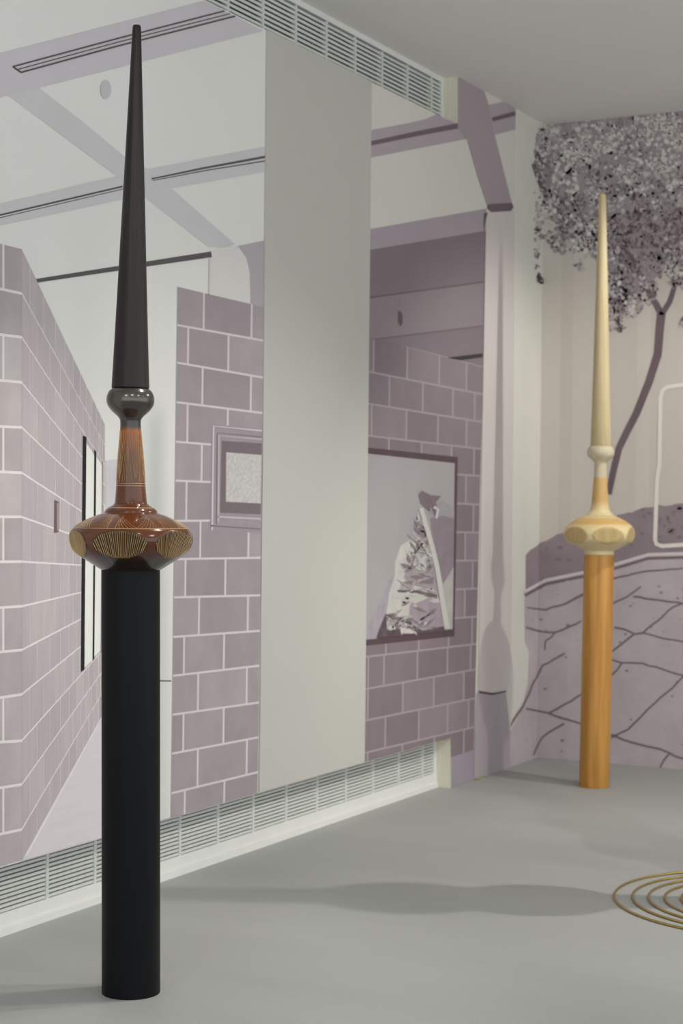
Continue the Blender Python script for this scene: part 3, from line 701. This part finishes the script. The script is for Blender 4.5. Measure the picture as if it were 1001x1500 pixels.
def facet(name, ax, th, z0, z1, d0, d1, hw, m, parent, ln=None, nl=0, seg=40, label=None):
    """oval cut face with ruled lines fanning out of its foot"""
    zc_ = (z0 + z1) / 2; hh = (z1 - z0) / 2
    def P(u, z, o):
        d = math.asin(max(-1, min(1, u / RM[0])))
        dd = d0 + (d1 - d0) * (z - z0) / (z1 - z0)
        r = min(interp(PR[0], z), dd / math.cos(d)) + o
        return ax.p(r, th + d, z)
    vs_ = [P(0, zc_, 0.0008)]; fs = []; NR = 7
    for q in range(1, NR + 1):
        for i in range(seg):
            a_ = 2 * math.pi * i / seg; vs_.append(P(hw * q / NR * math.cos(a_), zc_ + hh * q / NR * math.sin(a_), 0.0008))
    for i in range(seg): vs_.append(P(hw * 1.01 * math.cos(2 * math.pi * i / seg), zc_ + hh * 1.01 * math.sin(2 * math.pi * i / seg), -0.003))
    for i in range(seg): fs.append((0, 1 + i, 1 + (i + 1) % seg))
    for q in range(NR):
        for i in range(seg):
            a_ = 1 + q * seg + i; b_ = 1 + q * seg + (i + 1) % seg; fs.append((a_, a_ + seg, b_ + seg, b_))
    o = fix_normals(obj(name, vs_, fs, m, parent, smooth=True, label=label))
    if ln:
        vs_, fs = [], []
        for i in range(nl):
            t = (i + 0.5) / nl * 2 - 1 + random.uniform(-.015, .015)
            ut, ub = t * hw * 1.12, t * hw * 0.80
            pts = [(lerp(ub, ut, k / 24), lerp(z0, z1, k / 24)) for k in range(25)]
            ins = [q for q in pts if (q[0] / hw) ** 2 + ((q[1] - zc_) / hh) ** 2 < 0.985]
            if len(ins) < 2: continue
            w = random.uniform(0.00045, 0.00075); b = len(vs_)
            for (u, z) in ins: vs_ += [P(u - w, z, 0.0007), P(u, z, 0.0015), P(u + w, z, 0.0007)]
            for k in range(len(ins) - 1):
                a_ = b + 3 * k; fs += [(a_, a_ + 1, a_ + 4, a_ + 3), (a_ + 1, a_ + 2, a_ + 5, a_ + 4)]
        obj('ruled_lines', vs_, fs, ln, o, kind='stuff')
    return o
PR = [None]; RM = [0.16]

# ---- black and brown sculpture
px = 0.0018
def zb(yc): return 1.12 + (838.0 - (560.0 + 0.2098 * yc)) * px
def rb(hw): return hw * 0.2098 * px
BASE = tuple(R2(-0.5427, 4.5199, 0.0))
lean_b = [(0, 0.0), (1.12, -0.0115), (1.2, -0.0115), (1.59, -0.017), (2.55, -0.0095), (2.6, -0.0095)]
axb = Axis(BASE, lean_b)
sb = thing('spire_sculpture', 'tall spire sculpture with black pillar, glossy brown glazed bulb and black tapering point', 'sculpture', BASE)
M_pill = mat('black_pillar_paint', (0.0058, 0.0062, 0.0076, 1), rough=0.5, spec=0.15, var=0.1, vscale=3, vstretch=(1, 1, .2))
M_spire = mat('black_satin_wood', (0.022, 0.018, 0.0165, 1), rough=0.36, spec=0.28, var=0.25, vscale=25, vstretch=(1, 1, .15))
pil = [(0.0, 0.0762), (0.002, 0.0768), (1.112, 0.0768), (1.1175, 0.0762), (1.119, 0.074)]
lathe('pillar', axb, pil, M_pill, sb)
prof_raw = [(1348, 190), (1342, 200), (1320, 236), (1300, 268), (1255, 338), (1220, 383), (1180, 415), (1130, 430), (1090, 424), (1050, 401), (1010, 345), (980, 288), (955, 225), (943, 186)]
prof1 = smooth_prof([(zb(y), rb(w)) for y, w in prof_raw])
neck_raw = [(942, 184), (930, 182), (915, 170), (900, 146), (885, 122), (870, 113), (760, 103), (600, 93), (480, 83), (370, 74), (325, 72), (300, 73)]
prof2 = smooth_prof([(zb(y), rb(w)) for y, w in neck_raw])
knob_raw = [(301, 72), (285, 78), (268, 92), (250, 112), (220, 142), (190, 160), (160, 167), (130, 164), (108, 156), (92, 146), (82, 136), (75, 126)]
prof3 = smooth_prof([(zb(y), rb(w)) for y, w in knob_raw])
bodyp = prof1 + prof2[1:]
brown = (0.125, 0.034, 0.009, 1); dark = (0.022, 0.014, 0.011, 1); orange = (0.26, 0.075, 0.012, 1); gun = (0.045, 0.04, 0.035, 1)
M_glaze = ramp_mat('brown_glaze', [(zb(1350), dark), (zb(1258), dark), (zb(1195), (0.085, 0.023, 0.008, 1)), (zb(1000), brown), (zb(900), (0.11, 0.028, 0.008, 1)), (zb(560), (0.12, 0.034, 0.008, 1)), (zb(400), orange), (zb(362), (0.33, 0.09, 0.012, 1)), (zb(335), gun), (zb(300), gun)], rough=0.2, coat=0.6, var=0.006, spec=0.3)
M_glaze2 = mat('dark_brown_glaze', (0.05, 0.02, 0.01, 1), rough=0.2, coat=0.4, var=0.2, vscale=15)
M_gun = mat('gunmetal_glaze', (0.10, 0.092, 0.08, 1), rough=0.22, metal=0.75, spec=0.5, var=0.2, vscale=20, coat=0.5)
M_line = mat('incised_ochre', (0.60, 0.40, 0.18, 1), rough=0.4, spec=0.5, var=0.15, vscale=40)
M_facet = mat('facet_olive_glaze', (0.050, 0.026, 0.010, 1), rough=0.3, spec=0.3, coat=0.25, var=0.3, vscale=25)
FZ0, FZ1, FD0, FD1 = zb(1257), zb(1053), 0.1365, 0.1545
PR[0] = bodyp; RM[0] = 0.161
ths = [math.radians(-11 + 60 * k) for k in range(6)]
vb = lathe('bulb', axb, bodyp, M_glaze, sb, seg=210, facets={'th': ths, 'z0': FZ0, 'z1': FZ1, 'd0': FD0, 'd1': FD1}, sharp=50)
vb['label'] = 'glossy brown glazed bulb with long neck'
for t in ths: facet('cut_face', axb, t, FZ0 + .001, FZ1 - .001, FD0, FD1, 0.0718, M_facet, sb, M_line, 27)
band('incised_ring', axb, bodyp, zb(1046), 0.0016, M_line, sb)
band('incised_ring', axb, bodyp, zb(738), 0.0016, M_line, sb)
band('incised_ring', axb, bodyp, zb(754), 0.0016, M_line, sb)
band('incised_ring', axb, bodyp, zb(906), 0.0016, M_line, sb)
# chevron fans on the shoulder
segs = []
NF = 7
for k in range(NF * 2):
    t0 = 2 * math.pi * k / (NF * 2) + 0.1; dt = 2 * math.pi / (NF * 2)
    for i in range(6):
        f = i / 6.0
        if k % 2 == 0: segs.append((zb(1042), t0 + dt * f, zb(lerp(958, 1030, f * 0.6)), t0 + dt * lerp(0.35 * f, 1.0, 0.75)))
        else: segs.append((zb(1042), t0 + dt * (1 - f), zb(lerp(958, 1030, f * 0.6)), t0 + dt * (1 - lerp(0.35 * f, 1.0, 0.75))))
lines('shoulder_lines', axb, bodyp, segs, 0.0009, M_line, sb, out=0.0008, kind='stuff')
segs = []
NW = 5
for k in range(NW):
    dt = 2 * math.pi / NW; t0 = dt * k + 0.35
    for i in range(5):
        f = (i + .5) / 5.0
        # a fan hanging from the top ring and one rising between its neighbours
        segs.append((zb(372), t0 + dt * (f - .5) * 0.95, zb(lerp(728, 600, abs(f - .5) * 1.2)), t0 + dt * (f - .5) * 0.22))
        segs.append((zb(728), t0 + dt * (.5 + (f - .5) * 0.72), zb(lerp(430, 560, abs(f - .5) * 2)), t0 + dt * (.5 + (f - .5) * 0.35)))
lines('neck_lines', axb, bodyp, segs, 0.0009, M_line, sb, out=0.0008, kind='stuff')
kn = lathe('knob', axb, prof3, M_gun, sb)
spz0 = zb(74); spz1 = 2.547
spp = [(spz0, 0.0478), (spz0 + 0.002, 0.0497)] + [(lerp(spz0, spz1, t), lerp(0.0497, 0.0112, t ** 0.97)) for t in (0.1, 0.2, .3, .4, .5, .6, .7, .8, .9, .985)] + [(spz1 - 0.004, 0.0110), (spz1, 0.0095)]
lathe('spire', axb, spp, M_spire, sb)

# ---- pale wooden sculpture
pw = 0.003143
def zw(yc): return 1.068 + (804.2 - (600.0 + yc / 6.0)) * pw
def rw(hw): return hw / 6.0 * pw
BW = tuple(R2(1.1790, 7.8964, 0.0))
axw = Axis(BW, [(0, 0.0), (1.068, 0.010), (1.5, 0.012), (2.73, 0.007), (2.8, 0.007)])
sw = thing('spire_sculpture', 'pale turned wood spire sculpture on an oak pillar in front of the tree mural', 'sculpture', BW)
def wood_mat(name, c1, c2, sc, rough=0.5, coat=0.0):
    m = bpy.data.materials.new(name); m.use_nodes = True; nt = m.node_tree; b = nt.nodes['Principled BSDF']
    tc = nt.nodes.new('ShaderNodeTexCoord'); mp = nt.nodes.new('ShaderNodeMapping'); mp.inputs['Scale'].default_value = (sc, sc, sc * 0.05)
    nt.links.new(tc.outputs['Object'], mp.inputs[0])
    nz = nt.nodes.new('ShaderNodeTexNoise'); nz.inputs['Scale'].default_value = 1.0; nz.inputs['Detail'].default_value = 5; nz.inputs['Distortion'].default_value = 0.4
    nt.links.new(mp.outputs[0], nz.inputs['Vector'])
    rp = nt.nodes.new('ShaderNodeValToRGB'); rp.color_ramp.elements[0].color = c1; rp.color_ramp.elements[1].color = c2
    rp.color_ramp.elements[0].position = 0.35; rp.color_ramp.elements[1].position = 0.65
    nt.links.new(nz.outputs[0], rp.inputs[0]); nt.links.new(rp.outputs[0], b.inputs['Base Color'])
    b.inputs['Roughness'].default_value = rough; b.inputs['Specular IOR Level'].default_value = 0.35
    return m
M_oak = wood_mat('oak_pillar', (0.47, 0.215, 0.042, 1), (0.66, 0.335, 0.085, 1), 30)
M_ash = wood_mat('pale_turned_wood', (0.60, 0.47, 0.25, 1), (0.70, 0.58, 0.36, 1), 45)
M_maple = wood_mat('honey_band', (0.50, 0.30, 0.10, 1), (0.60, 0.40, 0.17, 1), 45)
M_bleach = wood_mat('pale_knob_wood', (0.62, 0.54, 0.36, 1), (0.70, 0.62, 0.45, 1), 45)
lathe('pillar', axw, [(0, 0.0675), (0.003, 0.0690), (1.064, 0.0690), (1.067, 0.068)], M_oak, sw)
wr = [(1226, 126), (1222, 129), (1196, 129), (1188, 132), (1180, 148), (1150, 205), (1120, 262), (1090, 300), (1050, 315), (1010, 307), (970, 280), (930, 232), (900, 176), (882, 132)]
pwb = smooth_prof([(zw(y), rw(w)) for y, w in wr])
wn = [(880, 130), (868, 116), (850, 98), (830, 86), (780, 75), (650, 65), (545, 58)]
pwn = smooth_prof([(zw(y), rw(w)) for y, w in wn])
wk = [(545, 58), (530, 57), (430, 54), (412, 57), (385, 84), (360, 110), (335, 119), (315, 119), (290, 111), (275, 98), (268, 90)]
pwk = smooth_prof([(zw(y), rw(w)) for y, w in wk])
thw = [math.radians(15 + 60 * k) for k in range(6)]
wz0, wz1, wd0, wd1 = zw(1130), zw(972), 0.144, 0.153
PR[0] = pwb; RM[0] = 0.164
M_wbody = ramp_mat('bulb_wood', [(zw(1226), lin((205, 190, 150), 1.2)), (zw(1000), lin((214, 196, 150), 1.2)), (zw(955), lin((212, 190, 140), 1.2)), (zw(935), lin((205, 165, 100), 1.15)), (zw(895), lin((208, 172, 108), 1.15)), (zw(880), lin((214, 196, 150), 1.2))], rough=0.5, var=0.012)
M_endg = wood_mat('end_grain', (0.55, 0.39, 0.16, 1), (0.66, 0.50, 0.25, 1), 60)
lathe('bulb', axw, pwb, M_wbody, sw, seg=210, facets={'th': thw, 'z0': wz0, 'z1': wz1, 'd0': wd0, 'd1': wd1}, sharp=50)
for t in thw: facet('cut_face', axw, t, wz0 + .002, wz1 - .002, wd0, wd1, 0.0735, M_endg, sw)
M_wneck = ramp_mat('neck_wood', [(zw(880), lin((214, 198, 152), 1.2)), (zw(800), lin((210, 188, 138), 1.2)), (zw(740), lin((198, 160, 100), 1.2)), (zw(545), lin((200, 164, 106), 1.2))], rough=0.5, var=0.008)
lathe('neck', axw, pwn, M_wneck, sw)
lathe('knob', axw, pwk, M_bleach, sw)
wz = zw(266); wt = 2.734
lathe('spire', axw, [(wz, 0.0462), (wz + .002, 0.0472)] + [(lerp(wz, wt, t), lerp(0.0472, 0.0155, t)) for t in (.1, .2, .3, .4, .5, .6, .7, .8, .9, .97)] + [(wt - 0.018, 0.0150), (wt - 0.008, 0.0125), (wt - 0.002, 0.008), (wt, 0.004)], M_ash, sw)

# ---- a third sculpture stands in the nested brass rings, just beyond the frame; its shadow crosses the floor
BT = tuple(R2(1.395, 5.597, 0.0))
axt = Axis(BT, [(0, 0), (3, 0)])
st = thing('spire_sculpture', 'dark spire sculpture standing inside the nested brass rings', 'sculpture', BT)
lathe('pillar', axt, [(0, 0.071), (0.002, 0.072), (1.005, 0.072), (1.01, 0.070)], M_pill, st)
tb = smooth_prof([(1.01, 0.070), (1.05, 0.083), (1.10, 0.110), (1.16, 0.130), (1.21, 0.136), (1.26, 0.130), (1.32, 0.108), (1.37, 0.082), (1.41, 0.070)])
lathe('bulb', axt, tb, M_glaze2, st)
tk = smooth_prof([(1.41, 0.070), (1.45, 0.082), (1.50, 0.104), (1.545, 0.113), (1.59, 0.107), (1.63, 0.090), (1.665, 0.066), (1.68, 0.054)])
lathe('knob', axt, tk, M_gun, st)
lathe('spire', axt, [(1.68, 0.049), (1.682, 0.050)] + [(lerp(1.682, 2.55, t), lerp(0.050, 0.011, t)) for t in (.2, .4, .6, .8, .99)] + [(2.55, 0.009)], M_spire, st)
M_brass = mat('brass', (0.55, 0.40, 0.14, 1), rough=0.28, metal=1.0, var=0.1, vscale=10)
for i, (r, ordn) in enumerate([(0.484, 'outermost'), (0.424, 'second from outside'), (0.372, 'third from outside'), (0.319, 'fourth from outside'), (0.266, 'fifth from outside'), (0.213, 'innermost')]):
    vs_, fs = [], []; SG, TG = 128, 8; tr_ = 0.0042
    for j in range(SG):
        a = 2 * math.pi * j / SG
        for k in range(TG):
            b = 2 * math.pi * k / TG; rr = r + tr_ * math.cos(b)
            vs_.append((BT[0] + rr * math.cos(a), BT[1] + rr * math.sin(a), tr_ + tr_ * math.sin(b)))
    for j in range(SG):
        for k in range(TG):
            fs.append((j * TG + k, ((j + 1) % SG) * TG + k, ((j + 1) % SG) * TG + (k + 1) % TG, j * TG + (k + 1) % TG))
    o = fix_normals(obj('brass_ring', vs_, fs, M_brass, smooth=True))
    o['label'] = 'thin brass ring lying on the grey floor, %s of the nested rings' % ordn; o['category'] = 'ring'; o['group'] = 'nested brass rings on the floor'
